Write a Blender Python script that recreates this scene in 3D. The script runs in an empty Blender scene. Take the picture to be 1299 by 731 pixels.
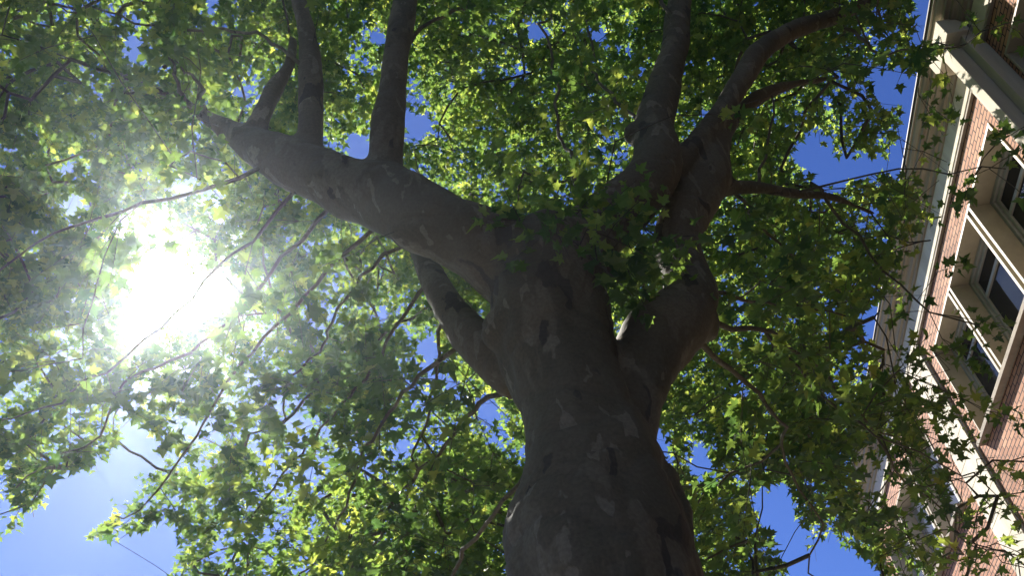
import bpy, math, random
import numpy as np
from mathutils import Vector, Matrix, noise

rng = np.random.default_rng(11)
random.seed(11)
C = bpy.context.scene.collection
sc = bpy.context.scene

# ------------------------------------------------------------------ camera
F = 1140.0                       # focal length in pixels of the 1299 px wide photograph
CAM = np.array([0.0, 0.0, 1.6])
P, ROLL, A = math.radians(46.2), math.radians(-8.3), math.radians(3.6)


def cam_axes():
    f = np.array([-math.sin(A) * math.cos(P), math.cos(A) * math.cos(P), math.sin(P)])
    rt = np.array([math.cos(A), math.sin(A), 0.0])
    up = np.cross(rt, f)
    return (math.cos(ROLL) * rt + math.sin(ROLL) * up,
            -math.sin(ROLL) * rt + math.cos(ROLL) * up, f)


RT, UP, FW = cam_axes()
cam_data = bpy.data.cameras.new("camera")
cam_data.sensor_width = 36.0
cam_data.lens = 36.0 * F / 1299.0
cam_data.clip_end = 2000.0
cam_data.clip_start = 0.05
cam = bpy.data.objects.new("camera", cam_data)
C.objects.link(cam)
m = Matrix([[RT[i], UP[i], -FW[i], CAM[i]] for i in range(3)] + [[0, 0, 0, 1]])
cam.matrix_world = m
sc.camera = cam


def at(x, y, d):
    """the world point seen at a photograph position, d metres deep"""
    return CAM + d * (RT * (x - 649.5) / F - UP * (y - 365.5) / F + FW)


def project(p):
    v = p - CAM
    z = v @ FW
    zz = np.where(z > 0.2, z, 0.2)
    return 649.5 + F * (v @ RT) / zz, 365.5 - F * (v @ UP) / zz, z


# ------------------------------------------------------------------ sky, sun, exposure
SUN = at(218, 371, 1.0) - CAM
SUN /= np.linalg.norm(SUN)
ELEV = math.asin(SUN[2])
AZ = math.atan2(SUN[0], SUN[1])
world = bpy.data.worlds.new("World")
sc.world = world
world.use_nodes = True
nt = world.node_tree
nt.nodes.clear()
out = nt.nodes.new("ShaderNodeOutputWorld")
bg = nt.nodes.new("ShaderNodeBackground")
sky = nt.nodes.new("ShaderNodeTexSky")
sky.sky_type = 'NISHITA'
sky.sun_disc = False
sky.sun_elevation = ELEV
sky.sun_rotation = AZ
sky.air_density = 1.0
sky.dust_density = 0.02
sky.ozone_density = 5.0
sky.altitude = 50
bg.inputs[1].default_value = 0.05
# bright aureole added to the sky for the sun's glare
geo = nt.nodes.new("ShaderNodeTexCoord")
dot = nt.nodes.new("ShaderNodeVectorMath"); dot.operation = 'DOT_PRODUCT'
nrm = nt.nodes.new("ShaderNodeVectorMath"); nrm.operation = 'NORMALIZE'
nt.links.new(geo.outputs['Generated'], nrm.inputs[0])
nt.links.new(nrm.outputs[0], dot.inputs[0])
dot.inputs[1].default_value = tuple(SUN)
mx = nt.nodes.new("ShaderNodeMath"); mx.operation = 'MAXIMUM'; mx.inputs[1].default_value = 0.0
nt.links.new(dot.outputs['Value'], mx.inputs[0])
terms = []
for n_, s_ in ((2600.0, 450.0), (560.0, 60.0), (60.0, 0.0)):
    pw = nt.nodes.new("ShaderNodeMath"); pw.operation = 'POWER'; pw.inputs[1].default_value = n_
    ml = nt.nodes.new("ShaderNodeMath"); ml.operation = 'MULTIPLY'; ml.inputs[1].default_value = s_
    nt.links.new(mx.outputs[0], pw.inputs[0]); nt.links.new(pw.outputs[0], ml.inputs[0])
    terms.append(ml)
a1 = nt.nodes.new("ShaderNodeMath"); a1.operation = 'ADD'
a2 = nt.nodes.new("ShaderNodeMath"); a2.operation = 'ADD'
nt.links.new(terms[0].outputs[0], a1.inputs[0]); nt.links.new(terms[1].outputs[0], a1.inputs[1])
nt.links.new(a1.outputs[0], a2.inputs[0]); nt.links.new(terms[2].outputs[0], a2.inputs[1])
sc_ = nt.nodes.new("ShaderNodeVectorMath"); sc_.operation = 'SCALE'
sc_.inputs[0].default_value = (1.0, 0.97, 0.93)
nt.links.new(a2.outputs[0], sc_.inputs['Scale'])
add = nt.nodes.new("ShaderNodeVectorMath"); add.operation = 'ADD'
tintn = nt.nodes.new("ShaderNodeVectorMath"); tintn.operation = 'MULTIPLY'; tintn.inputs[1].default_value = (0.66, 0.80, 1.32)
nt.links.new(sky.outputs[0], tintn.inputs[0]); nt.links.new(tintn.outputs[0], add.inputs[0]); nt.links.new(sc_.outputs[0], add.inputs[1])
nt.links.new(add.outputs[0], bg.inputs[0])
nt.links.new(bg.outputs[0], out.inputs['Surface'])

sun_data = bpy.data.lights.new("sun", 'SUN')
sun_data.energy = 5.0
sun_data.angle = math.radians(0.5)
sun_data.color = (1.0, 0.95, 0.87)
sun = bpy.data.objects.new("sun", sun_data)
C.objects.link(sun)
sun.rotation_euler = Vector(SUN).to_track_quat('Z', 'Y').to_euler()
sun.location = (-8, 12, 30)

sc.view_settings.view_transform = 'Standard'
sc.view_settings.look = 'None'
sc.view_settings.gamma = 1.0
sc.view_settings.use_curve_mapping = False
sc.view_settings.exposure = 1.15
cy = sc.cycles
cy.max_bounces = 6
cy.diffuse_bounces = 1
cy.glossy_bounces = 3
cy.transmission_bounces = 3
cy.transparent_max_bounces = 4
cy.volume_bounces = 0
cy.use_denoising = True
cy.sample_clamp_indirect = 4.0
cy.caustics_reflective = False
cy.caustics_refractive = False


# ------------------------------------------------------------------ materials
def mat(name, base=(0.5, 0.5, 0.5), rough=0.8, spec=0.3):
    mt = bpy.data.materials.new(name)
    mt.use_nodes = True
    b = mt.node_tree.nodes['Principled BSDF']
    b.inputs['Base Color'].default_value = (*base, 1)
    b.inputs['Roughness'].default_value = rough
    b.inputs['Specular IOR Level'].default_value = spec
    return mt, mt.node_tree, b


def ramp(nt, stops):
    r = nt.nodes.new("ShaderNodeValToRGB")
    e = r.color_ramp.elements
    while len(e) < len(stops):
        e.new(0.5)
    for k, (p, c) in enumerate(stops):
        e[k].position = p
        e[k].color = (*c, 1) if len(c) == 3 else c
    return r


def weathered(name, c1, c2, scale=3.0, rough=0.8, bump=0.15, fine=40.0, stretch=(1, 1, 1)):
    mt, nt, b = mat(name, c1, rough)
    tc = nt.nodes.new("ShaderNodeTexCoord")
    mp = nt.nodes.new("ShaderNodeMapping"); mp.inputs['Scale'].default_value = stretch
    nt.links.new(tc.outputs['Object'], mp.inputs[0])
    n = nt.nodes.new("ShaderNodeTexNoise"); n.inputs['Scale'].default_value = scale; n.inputs['Detail'].default_value = 8
    n.inputs['Roughness'].default_value = 0.65
    nt.links.new(mp.outputs[0], n.inputs[0])
    r = ramp(nt, [(0.35, c1), (0.68, c2)])
    nt.links.new(n.outputs[0], r.inputs[0]); nt.links.new(r.outputs[0], b.inputs['Base Color'])
    n2 = nt.nodes.new("ShaderNodeTexNoise"); n2.inputs['Scale'].default_value = fine; n2.inputs['Detail'].default_value = 5
    nt.links.new(tc.outputs['Object'], n2.inputs[0])
    bp = nt.nodes.new("ShaderNodeBump"); bp.inputs['Strength'].default_value = bump; bp.inputs['Distance'].default_value = 0.02
    nt.links.new(n2.outputs[0], bp.inputs['Height']); nt.links.new(bp.outputs[0], b.inputs['Normal'])
    return mt


M = {}
M['stone'] = weathered('cream_stone', (0.78, 0.71, 0.56), (0.60, 0.53, 0.40), 1.6, 0.85, 0.2, 60, (2.5, 2.5, 0.35))
M['cornice'] = weathered('stained_shaded_cornice_stone', (0.42, 0.37, 0.28), (0.24, 0.20, 0.14), 3.0, 0.85, 0.25, 50, (3, 0.25, 3))  # tan staining, plus the cornice's shade put into the darker colour
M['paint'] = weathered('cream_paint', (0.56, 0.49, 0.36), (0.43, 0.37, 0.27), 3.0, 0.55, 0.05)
M['frame'] = weathered('window_paint', (0.42, 0.42, 0.39), (0.30, 0.30, 0.28), 4.0, 0.4, 0.05)
M['sill'] = weathered('sill_stone', (0.42, 0.36, 0.28), (0.28, 0.23, 0.18), 4.0, 0.8, 0.2)
M['zinc'] = weathered('zinc_flashing', (0.10, 0.085, 0.07), (0.05, 0.045, 0.04), 3.0, 0.6, 0.1)
M['blind'] = None
M['asphalt'] = weathered('asphalt', (0.045, 0.045, 0.047), (0.07, 0.068, 0.065), 1.5, 0.9, 0.5, 120)
M['paving'] = weathered('paving', (0.30, 0.28, 0.25), (0.22, 0.20, 0.18), 1.5, 0.85, 0.3, 60)
M['kerb'] = weathered('kerb_granite', (0.30, 0.30, 0.30), (0.20, 0.20, 0.20), 6, 0.8, 0.3, 90)
M['earth'] = weathered('earth', (0.16, 0.13, 0.09), (0.09, 0.075, 0.05), 3, 0.95, 0.6, 40)
M['line'] = weathered('road_paint', (0.75, 0.75, 0.72), (0.55, 0.55, 0.52), 8, 0.7, 0.1)
M['roof'] = weathered('roof_felt', (0.08, 0.08, 0.08), (0.05, 0.05, 0.05), 3, 0.9, 0.3)

# striped roller blind
mt, nt, b = mat('blind_cloth', (0.8, 0.8, 0.78), 0.8)
tc = nt.nodes.new("ShaderNodeTexCoord")
wv = nt.nodes.new("ShaderNodeTexWave"); wv.bands_direction = 'Z'; wv.inputs['Scale'].default_value = 9.0
nt.links.new(tc.outputs['Object'], wv.inputs[0])
r = ramp(nt, [(0.1, (0.72, 0.71, 0.68)), (0.4, (0.88, 0.87, 0.83))])
nt.links.new(wv.outputs[0], r.inputs[0]); nt.links.new(r.outputs[0], b.inputs['Base Color'])
M['blind'] = mt

# dark room behind glass
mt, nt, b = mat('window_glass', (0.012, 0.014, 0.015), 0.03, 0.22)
b.inputs['IOR'].default_value = 1.5
tc = nt.nodes.new("ShaderNodeTexCoord")
n = nt.nodes.new("ShaderNodeTexNoise"); n.inputs['Scale'].default_value = 1.4; n.inputs['Detail'].default_value = 1
bp = nt.nodes.new("ShaderNodeBump"); bp.inputs['Strength'].default_value = 0.12; bp.inputs['Distance'].default_value = 0.03
nt.links.new(tc.outputs['Object'], n.inputs[0]); nt.links.new(n.outputs[0], bp.inputs['Height']); nt.links.new(bp.outputs[0], b.inputs['Normal'])
M['glass'] = mt

# brick
mt, nt, b = mat('red_brick', (0.4, 0.2, 0.13), 0.85)
tc = nt.nodes.new("ShaderNodeTexCoord")
sp = nt.nodes.new("ShaderNodeSeparateXYZ"); nt.links.new(tc.outputs['Object'], sp.inputs[0])
ad = nt.nodes.new("ShaderNodeMath"); ad.operation = 'ADD'
nt.links.new(sp.outputs[0], ad.inputs[0]); nt.links.new(sp.outputs[1], ad.inputs[1])
cb = nt.nodes.new("ShaderNodeCombineXYZ"); nt.links.new(ad.outputs[0], cb.inputs[0]); nt.links.new(sp.outputs[2], cb.inputs[1])
wn = nt.nodes.new("ShaderNodeTexNoise"); wn.inputs['Scale'].default_value = 7.0
nt.links.new(tc.outputs['Object'], wn.inputs[0])
wa = nt.nodes.new("ShaderNodeVectorMath"); wa.operation = 'MULTIPLY_ADD'
wa.inputs[1].default_value = (0.006, 0.006, 0)
nt.links.new(wn.outputs['Color'], wa.inputs[0]); nt.links.new(cb.outputs[0], wa.inputs[2])
br = nt.nodes.new("ShaderNodeTexBrick")
br.offset = 0.5
br.inputs['Scale'].default_value = 1.0
br.inputs['Brick Width'].default_value = 0.225
br.inputs['Row Height'].default_value = 0.075
br.inputs['Mortar Size'].default_value = 0.010
br.inputs['Mortar Smooth'].default_value = 0.3
br.inputs['Color1'].default_value = (0.62, 0.34, 0.21, 1)
br.inputs['Color2'].default_value = (0.46, 0.225, 0.135, 1)
br.inputs['Mortar'].default_value = (0.07, 0.05, 0.04, 1)
nt.links.new(wa.outputs[0], br.inputs['Vector'])
nz = nt.nodes.new("ShaderNodeTexNoise"); nz.inputs['Scale'].default_value = 1.7; nz.inputs['Detail'].default_value = 9
nt.links.new(tc.outputs['Object'], nz.inputs[0])
rr = ramp(nt, [(0.3, (0.75, 0.72, 0.70)), (0.7, (1.15, 1.12, 1.1))])
nt.links.new(nz.outputs[0], rr.inputs[0])
mm = nt.nodes.new("ShaderNodeMix"); mm.data_type = 'RGBA'; mm.blend_type = 'MULTIPLY'; mm.inputs[0].default_value = 1.0
nt.links.new(br.outputs['Color'], mm.inputs[6]); nt.links.new(rr.outputs[0], mm.inputs[7])
nt.links.new(mm.outputs[2], b.inputs['Base Color'])
inv = nt.nodes.new("ShaderNodeMath"); inv.operation = 'SUBTRACT'; inv.inputs[0].default_value = 1.0
nt.links.new(br.outputs['Fac'], inv.inputs[1])
bp = nt.nodes.new("ShaderNodeBump"); bp.inputs['Strength'].default_value = 0.9; bp.inputs['Distance'].default_value = 0.012
nt.links.new(inv.outputs[0], bp.inputs['Height']); nt.links.new(bp.outputs[0], b.inputs['Normal'])
M['brick'] = mt

# plane-tree bark: smooth grey-olive skin with flaked cream and dark patches
mt, nt, b = mat('plane_bark', (0.2, 0.18, 0.14), 0.75, 0.25)
tc = nt.nodes.new("ShaderNodeTexCoord")
mp = nt.nodes.new("ShaderNodeMapping"); mp.inputs['Scale'].default_value = (1, 1, 0.42)
nt.links.new(tc.outputs['Object'], mp.inputs[0])
wn = nt.nodes.new("ShaderNodeTexNoise"); wn.inputs['Scale'].default_value = 5.0; wn.inputs['Detail'].default_value = 4
nt.links.new(mp.outputs[0], wn.inputs[0])
wa = nt.nodes.new("ShaderNodeVectorMath"); wa.operation = 'MULTIPLY_ADD'; wa.inputs[1].default_value = (0.28, 0.28, 0.28)
nt.links.new(wn.outputs['Color'], wa.inputs[0]); nt.links.new(mp.outputs[0], wa.inputs[2])


def patches(scale, lo, hi, detail=1.5):
    v = nt.nodes.new("ShaderNodeTexNoise"); v.inputs['Scale'].default_value = scale; v.inputs['Detail'].default_value = detail
    nt.links.new(wa.outputs[0], v.inputs[0])
    r = ramp(nt, [(lo, (0, 0, 0)), (hi, (1, 1, 1))])
    nt.links.new(v.outputs[0], r.inputs[0])
    return r


def mixc(fac, a, c, const=None):
    mmx = nt.nodes.new("ShaderNodeMix"); mmx.data_type = 'RGBA'
    nt.links.new(fac.outputs[0], mmx.inputs[0])
    if isinstance(a, tuple): mmx.inputs[6].default_value = (*a, 1)
    else: nt.links.new(a.outputs[2 if a.bl_idname == 'ShaderNodeMix' else 0], mmx.inputs[6])
    mmx.inputs[7].default_value = (*c, 1)
    return mmx


broad = patches(1.6, 0.42, 0.58, 3)
c0 = mixc(broad, (0.142, 0.116, 0.070), (0.108, 0.095, 0.058))
c1 = mixc(patches(3.6, 0.57, 0.61, 3.0), c0, (0.168, 0.141, 0.088))
c2 = mixc(patches(8.5, 0.62, 0.64), c1, (0.200, 0.170, 0.112))
# dark plates (inverted ramp: low noise values)
dk = patches(5.7, 0.335, 0.35)
sub = nt.nodes.new("ShaderNodeMath"); sub.operation = 'SUBTRACT'; sub.inputs[0].default_value = 1.0
nt.links.new(dk.outputs[0], sub.inputs[1])
c4 = mixc(sub, c2, (0.070, 0.060, 0.042))
fn = nt.nodes.new("ShaderNodeTexNoise"); fn.inputs['Scale'].default_value = 55; fn.inputs['Detail'].default_value = 6
nt.links.new(tc.outputs['Object'], fn.inputs[0])
fr = ramp(nt, [(0.3, (0.78, 0.78, 0.78)), (0.7, (1.15, 1.15, 1.15))]); nt.links.new(fn.outputs[0], fr.inputs[0])
mm = nt.nodes.new("ShaderNodeMix"); mm.data_type = 'RGBA'; mm.blend_type = 'MULTIPLY'; mm.inputs[0].default_value = 1
nt.links.new(c4.outputs[2], mm.inputs[6]); nt.links.new(fr.outputs[0], mm.inputs[7])
nt.links.new(mm.outputs[2], b.inputs['Base Color'])
bw = nt.nodes.new("ShaderNodeRGBToBW"); nt.links.new(c4.outputs[2], bw.inputs[0])
fa = nt.nodes.new("ShaderNodeMath"); fa.operation = 'MULTIPLY_ADD'; fa.inputs[1].default_value = 0.12
nt.links.new(fn.outputs[0], fa.inputs[0])
neg = nt.nodes.new("ShaderNodeMath"); neg.operation = 'MULTIPLY'; neg.inputs[1].default_value = -1.6
nt.links.new(bw.outputs[0], neg.inputs[0]); nt.links.new(neg.outputs[0], fa.inputs[2])
bp = nt.nodes.new("ShaderNodeBump"); bp.inputs['Strength'].default_value = 0.55; bp.inputs['Distance'].default_value = 0.03
nt.links.new(fa.outputs[0], bp.inputs['Height']); nt.links.new(bp.outputs[0], b.inputs['Normal'])
M['bark'] = mt
M['twig'] = weathered('twig_bark', (0.11, 0.095, 0.07), (0.06, 0.052, 0.04), 6, 0.8, 0.3, 60)

# leaves: reflect on one side, let the sun through
mt = bpy.data.materials.new('plane_leaf'); mt.use_nodes = True
nt = mt.node_tree; nt.nodes.clear()
o_ = nt.nodes.new("ShaderNodeOutputMaterial")
at_ = nt.nodes.new("ShaderNodeAttribute"); at_.attribute_name = 'tint'
r1 = ramp(nt, [(0.0, (0.026, 0.055, 0.034)), (0.55, (0.042, 0.078, 0.044)), (1.0, (0.075, 0.11, 0.05))])
r2 = ramp(nt, [(0.0, (0.13, 0.27, 0.065)), (0.55, (0.37, 0.57, 0.09)), (1.0, (0.84, 0.93, 0.15))])
nt.links.new(at_.outputs['Fac'], r1.inputs[0]); nt.links.new(at_.outputs['Fac'], r2.inputs[0])
pd = nt.nodes.new("ShaderNodeBsdfPrincipled"); pd.inputs['Roughness'].default_value = 0.5; pd.inputs['Specular IOR Level'].default_value = 0.35
nt.links.new(r1.outputs[0], pd.inputs['Base Color'])
tl = nt.nodes.new("ShaderNodeBsdfTranslucent"); nt.links.new(r2.outputs[0], tl.inputs[0])
mxs = nt.nodes.new("ShaderNodeMixShader"); mxs.inputs[0].default_value = 0.47
nt.links.new(pd.outputs[0], mxs.inputs[1]); nt.links.new(tl.outputs[0], mxs.inputs[2])
nt.links.new(mxs.outputs[0], o_.inputs[0])
M['leaf'] = mt


# ------------------------------------------------------------------ mesh helpers
class MB:
    def __init__(self):
        self.v, self.f = [], []

    def box(self, x0, x1, y0, y1, z0, z1):
        n = len(self.v)
        self.v += [(x0, y0, z0), (x1, y0, z0), (x1, y1, z0), (x0, y1, z0), (x0, y0, z1), (x1, y0, z1), (x1, y1, z1), (x0, y1, z1)]
        self.f += [tuple(n + i for i in q) for q in ((3, 2, 1, 0), (4, 5, 6, 7), (0, 1, 5, 4), (1, 2, 6, 5), (2, 3, 7, 6), (3, 0, 4, 7))]
        return self

    def sweep_y(self, prof, y0, y1):
        """closed profile of (x, z) points swept along y"""
        n, k = len(self.v), len(prof)
        for y in (y0, y1):
            self.v += [(x, y, z) for x, z in prof]
        for i in range(k):
            j = (i + 1) % k
            self.f.append((n + i, n + j, n + k + j, n + k + i))
        self.f.append(tuple(n + i for i in range(k))[::-1])
        self.f.append(tuple(n + k + i for i in range(k)))
        return self

    def build(self, name, material, parent=None, bevel=0.0):
        me = bpy.data.meshes.new(name)
        me.from_pydata(self.v, [], self.f)
        import bmesh
        bm = bmesh.new(); bm.from_mesh(me)
        bmesh.ops.recalc_face_normals(bm, faces=bm.faces)
        bm.to_mesh(me); bm.free()
        me.materials.append(material)
        o = bpy.data.objects.new(name, me)
        C.objects.link(o)
        if bevel:
            md = o.modifiers.new('bevel', 'BEVEL'); md.width = bevel; md.segments = 2; md.limit_method = 'ANGLE'
        if parent is not None:
            o.parent = parent
        return o


def tag(o, label=None, cat=None, group=None, kind=None):
    if label: o['label'] = label
    if cat: o['category'] = cat
    if group: o['group'] = group
    if kind: o['kind'] = kind
    return o


def empty(name):
    o = bpy.data.objects.new(name, None)
    C.objects.link(o)
    return o


# ------------------------------------------------------------------ ground and street
D = 6.2                      # facade plane
tag(MB().box(-140, 140, -140, 140, -0.4, -0.15).build('ground', M['earth']), kind='structure')
tag(MB().box(-9.5, -1.8, -138, 138, -0.149, -0.12).build('road', M['asphalt']), kind='structure')
tag(MB().box(-1.65, D - 0.003, -138, 138, -0.149, 0.0).build('pavement', M['paving']), kind='structure')
tag(MB().box(-13.5, -9.65, -138, 138, -0.149, 0.0).build('far_pavement', M['paving']), kind='structure')
k = MB()
for j in range(-100, 100):
    k.box(-1.797, -1.653, j * 1.0 + 0.004, j * 1.0 + 0.996, -0.149, 0.012)
    k.box(-9.647, -9.503, j * 1.0 + 0.004, j * 1.0 + 0.996, -0.149, 0.012)
tag(k.build('kerb', M['kerb']), kind='structure')
k = MB()
for j in range(-20, 20):
    k.box(-5.71, -5.59, j * 6.0, j * 6.0 + 3.0, -0.121, -0.114)
tag(k.build('road_marking', M['line']), kind='structure')
tag(MB().box(-0.95, 0.95, 2.4, 4.9, -0.001, 0.02).build('tree_pit', M['earth']), kind='structure')

# ------------------------------------------------------------------ brick building
Z0 = 1.6
H = lambda r: Z0 + r * D
Y_END = 3.24 * D
Y_BEG = -16.0
X_BACK = D + 10.0
bld = empty('brick_building')
bld.location = (0, 0, 0)
tag(bld, 'red brick building with cream cornice, stone strips and deep set windows, right of the tree', 'building')
ROOF = 1.80 * D + Z0 - 0.42

HEAD, SILL = 1.555, 1.257
storeys = [(H(SILL), H(HEAD)), (H(SILL) - 3.75, H(HEAD) - 3.75), (1.0, 3.3)]
OPW = 0.235 * D
groups = []
base = [1.268, 1.536, 1.800]
for off in (-3 * 1.07, -2 * 1.07, -1.07 + 0.14, 0, 1.065):
    g = [((b_ + off) * D, (b_ + off) * D + OPW) for b_ in base]
    if abs(off + 0.93) < 1e-6:
        g = [((b_ - 0.935) * D, (b_ - 0.935) * D + OPW) for b_ in base]
    groups.append(g)

# wall with openings: piers and spandrels as separate solid blocks of one brick skin
wall = MB()
REV = 0.40                                       # depth of the reveals
ycuts = [Y_BEG]
for g in groups:
    ycuts += [g[0][0], g[-1][1]]
ycuts.append(Y_END)
for i in range(0, len(ycuts), 2):
    wall.box(D, D + 0.55, ycuts[i], ycuts[i + 1], 0, ROOF)
for g in groups:
    zs = [0.0] + [z for s in sorted(storeys) for z in s] + [ROOF]
    for i in range(0, len(zs), 2):
        wall.box(D + 0.001, D + 0.549, g[0][0], g[-1][1], zs[i], zs[i + 1])
wall.box(D + 0.55, X_BACK, Y_END - 0.5, Y_END, 0, ROOF)
wall.box(D + 0.55, X_BACK, Y_BEG, Y_BEG + 0.5, 0, ROOF)
wall.box(X_BACK - 0.5, X_BACK, Y_BEG + 0.5, Y_END - 0.5, 0, ROOF)
wall.build('wall', M['brick'], bld)
MB().box(D + 0.3, X_BACK - 0.3, Y_BEG + 0.3, Y_END - 0.3, ROOF, ROOF + 0.12).build('roof', M['roof'], bld)

# frieze and cornice
fb, ft = H(1.638), H(1.695)
MB().sweep_y([(D - 0.055, fb), (D - 0.003, fb), (D - 0.003, ft), (D - 0.055, ft)], Y_BEG, Y_END + 0.05).build('frieze', M['stone'], bld, 0.006)
MB().box(D - 0.045, D - 0.002, Y_BEG, Y_END + 0.04, fb - 0.045, fb - 0.002).build('frieze_moulding', M['sill'], bld)
c = ft + 0.002
prof = [(D + 0.3, c), (D - 0.09, c), (D - 0.10, c + 0.05), (D - 0.14, c + 0.06), (D - 0.15, c + 0.10),
        (D - 0.17, c + 0.13), (D - 0.23, c + 0.155), (D - 0.235, c + 0.19), (D - 0.30, c + 0.20), (D - 0.305, c + 0.25),
        (D - 0.335, c + 0.262), (D - 0.365, c + 0.30), (D - 0.375, c + 0.345), (D - 0.40, c + 0.352), (D - 0.40, c + 0.40), (D + 0.3, c + 0.45)]
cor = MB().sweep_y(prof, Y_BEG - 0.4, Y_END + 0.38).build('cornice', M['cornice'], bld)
cap = MB().sweep_y([(D - 0.425, c + 0.402), (D - 0.425, c + 0.425), (D + 0.3, c + 0.475), (D + 0.3, c + 0.453)], Y_BEG - 0.42, Y_END + 0.40)
cap.build('cornice_flashing', M['zinc'], bld)

# stone strips with joints
def strip(y0, y1, z0, z1, x=D - 0.06, h=0.36):
    s = MB()
    n = max(1, round((z1 - z0) / h))
    hh = (z1 - z0) / n
    for i in range(n):
        s.box(x, D + 0.02, y0, y1, z0 + i * hh + 0.004, z0 + (i + 1) * hh - 0.004)
    o = s.build('stone_strip', M['stone'], bld, 0.004)
    return o


for g0, g1 in ((2.09, 2.235), (0.075, 0.215), (-1.0, -0.86), (-2.1, -1.96)):
    strip(g0 * D, g1 * D, 0.0, fb - 0.05)
    e = MB().box(D - 0.035, D - 0.001, g0 * D - 0.035, g0 * D - 0.002, 0, fb - 0.05)
    e.box(D - 0.035, D - 0.001, g1 * D + 0.002, g1 * D + 0.035, 0, fb - 0.05)
    e.build('strip_edge', M['sill'], bld)
strip(Y_END - 0.36, Y_END + 0.03, 0.0, fb - 0.05)

# stepped projecting pier between the two near window groups
MB().box(D - 0.21, D - 0.002, 1.112 * D, 1.20 * D, 0, c - 0.004).build('pier', M['stone'], bld, 0.006)
MB().box(D - 0.40, D - 0.212, 1.135 * D, 1.165 * D, 0, c + 0.02).build('pier_rib', M['stone'], bld, 0.006)
MB().box(D - 0.41, D - 0.10, 1.10 * D, 1.21 * D, c - 0.16, c + 0.19).build('pier_cap', M['stone'], bld, 0.008)


def window(y0, y1, z0, z1, blind):
    w = MB()
    x0, x1 = D + REV - 0.12, D + REV
    t = 0.07
    w.box(x0, x1, y0, y1, z1 - t, z1); w.box(x0, x1, y0, y1, z0, z0 + t)
    w.box(x0, x1, y0, y0 + t, z0 + t, z1 - t); w.box(x0, x1, y1 - t, y1, z0 + t, z1 - t)
    f = w.build('window', M['frame'], bld, 0.006)
    s = MB()
    a, b_ = y0 + t + 0.012, y1 - t - 0.012
    p, q = z0 + t + 0.012, z1 - t - 0.012
    x0, x1, t = D + REV - 0.085, D + REV - 0.02, 0.055
    tz = q - 0.36
    s.box(x0, x1, a, b_, q - t, q); s.box(x0, x1, a, b_, p, p + t)
    s.box(x0, x1, a, a + t, p + t, q - t); s.box(x0, x1, b_ - t, b_, p + t, q - t)
    s.box(x0 + 0.003, x1 - 0.003, a + t, b_ - t, tz - 0.03, tz + 0.03)
    s.build('sash', M['frame'], f, 0.005)
    MB().box(x1 - 0.03, x1 - 0.018, a + t - 0.004, b_ - t + 0.004, p + t - 0.004, q - t + 0.004).build('pane', M['glass'], f)
    if blind:
        MB().box(x1 - 0.045, x1 - 0.036, a + t + 0.004, b_ - t - 0.004, p + t + 0.25 * blind, q - t - 0.004).build('blind', M['blind'], f)
    return f


for gi, g in enumerate(groups):
    y0, y1 = g[0][0], g[-1][1]
    for si, (z0, z1) in enumerate(storeys):
        # cream lining of the deep reveal
        s = MB()
        s.box(D - 0.012, D + REV, y0 + 0.002, y1 - 0.002, z1 - 0.045, z1 - 0.003)
        s.box(D - 0.020, D + REV, y0 + 0.002, y0 + 0.05, z0 + 0.02, z1 - 0.047)
        s.box(D - 0.012, D + REV, y1 - 0.035, y1 - 0.002, z0 + 0.02, z1 - 0.047)
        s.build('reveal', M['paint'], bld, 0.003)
        sl = MB().sweep_y([(D - 0.13, z0 - 0.085), (D - 0.11, z0 - 0.075), (D + REV, z0 - 0.06), (D + REV, z0 + 0.018), (D - 0.13, z0 - 0.012)], y0 - 0.02, y1 + 0.07)
        sl.build('sill', M['sill'], bld, 0.004)
        for a_, b_ in zip(g[:-1], g[1:]):
            m0, m1 = a_[1], b_[0]
            s = MB()
            s.box(D - 0.01, D + REV, m0, m0 + 0.06, z0 + 0.02, z1 - 0.047)
            s.box(D - 0.01, D + REV, m1 - 0.06, m1, z0 + 0.02, z1 - 0.047)
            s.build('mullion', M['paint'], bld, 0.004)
            MB().box(D + 0.12, D + REV, m0 + 0.061, m1 - 0.061, z0 + 0.02, z1 - 0.047).build('mullion_recess', M['zinc'], bld)
        for wi, (a_, b_) in enumerate(g):
            bl = 0.01 if (gi == len(groups) - 1 and si == 0) else (2.0 if (gi, si, wi) in ((2, 1, 0), (3, 1, 2), (1, 1, 1)) else 0)
            lo = a_ + (0.05 if wi == 0 else 0.0)
            hi = b_ - (0.035 if wi == 2 else 0.0)
            window(lo + 0.002, hi - 0.002, z0 + 0.02, z1 - 0.048, bl)

# ------------------------------------------------------------------ the plane tree
TREE = np.array([0.15, 3.6, 0.0])
tree = empty('plane_tree')
tree.location = tuple(TREE)
tag(tree, 'huge old plane tree with mottled smooth bark and thick spreading leafy limbs', 'tree')


def path(pts, base=None, world=False):
    """list of (x, y, depth, radius in px)  ->  world points + radii"""
    P_, R_ = [], []
    for x, y, d, r in pts:
        P_.append(at(x, y, d)); R_.append(r * d / F)
    return np.array(P_), np.array(R_)


def resample(P_, R_, step):
    """Catmull-Rom through the points, at about even steps"""
    n = len(P_)
    op, orr = [], []
    for i in range(n - 1):
        p0 = P_[max(i - 1, 0)]; p1 = P_[i]; p2 = P_[i + 1]; p3 = P_[min(i + 2, n - 1)]
        L = np.linalg.norm(p2 - p1)
        k = max(1, int(L / step))
        for j in range(k):
            t = j / k
            op.append(0.5 * ((2 * p1) + (-p0 + p2) * t + (2 * p0 - 5 * p1 + 4 * p2 - p3) * t * t + (-p0 + 3 * p1 - 3 * p2 + p3) * t ** 3))
            orr.append(R_[i] * (1 - t) + R_[i + 1] * t)
    op.append(P_[-1]); orr.append(R_[-1])
    return np.array(op), np.array(orr)


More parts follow.
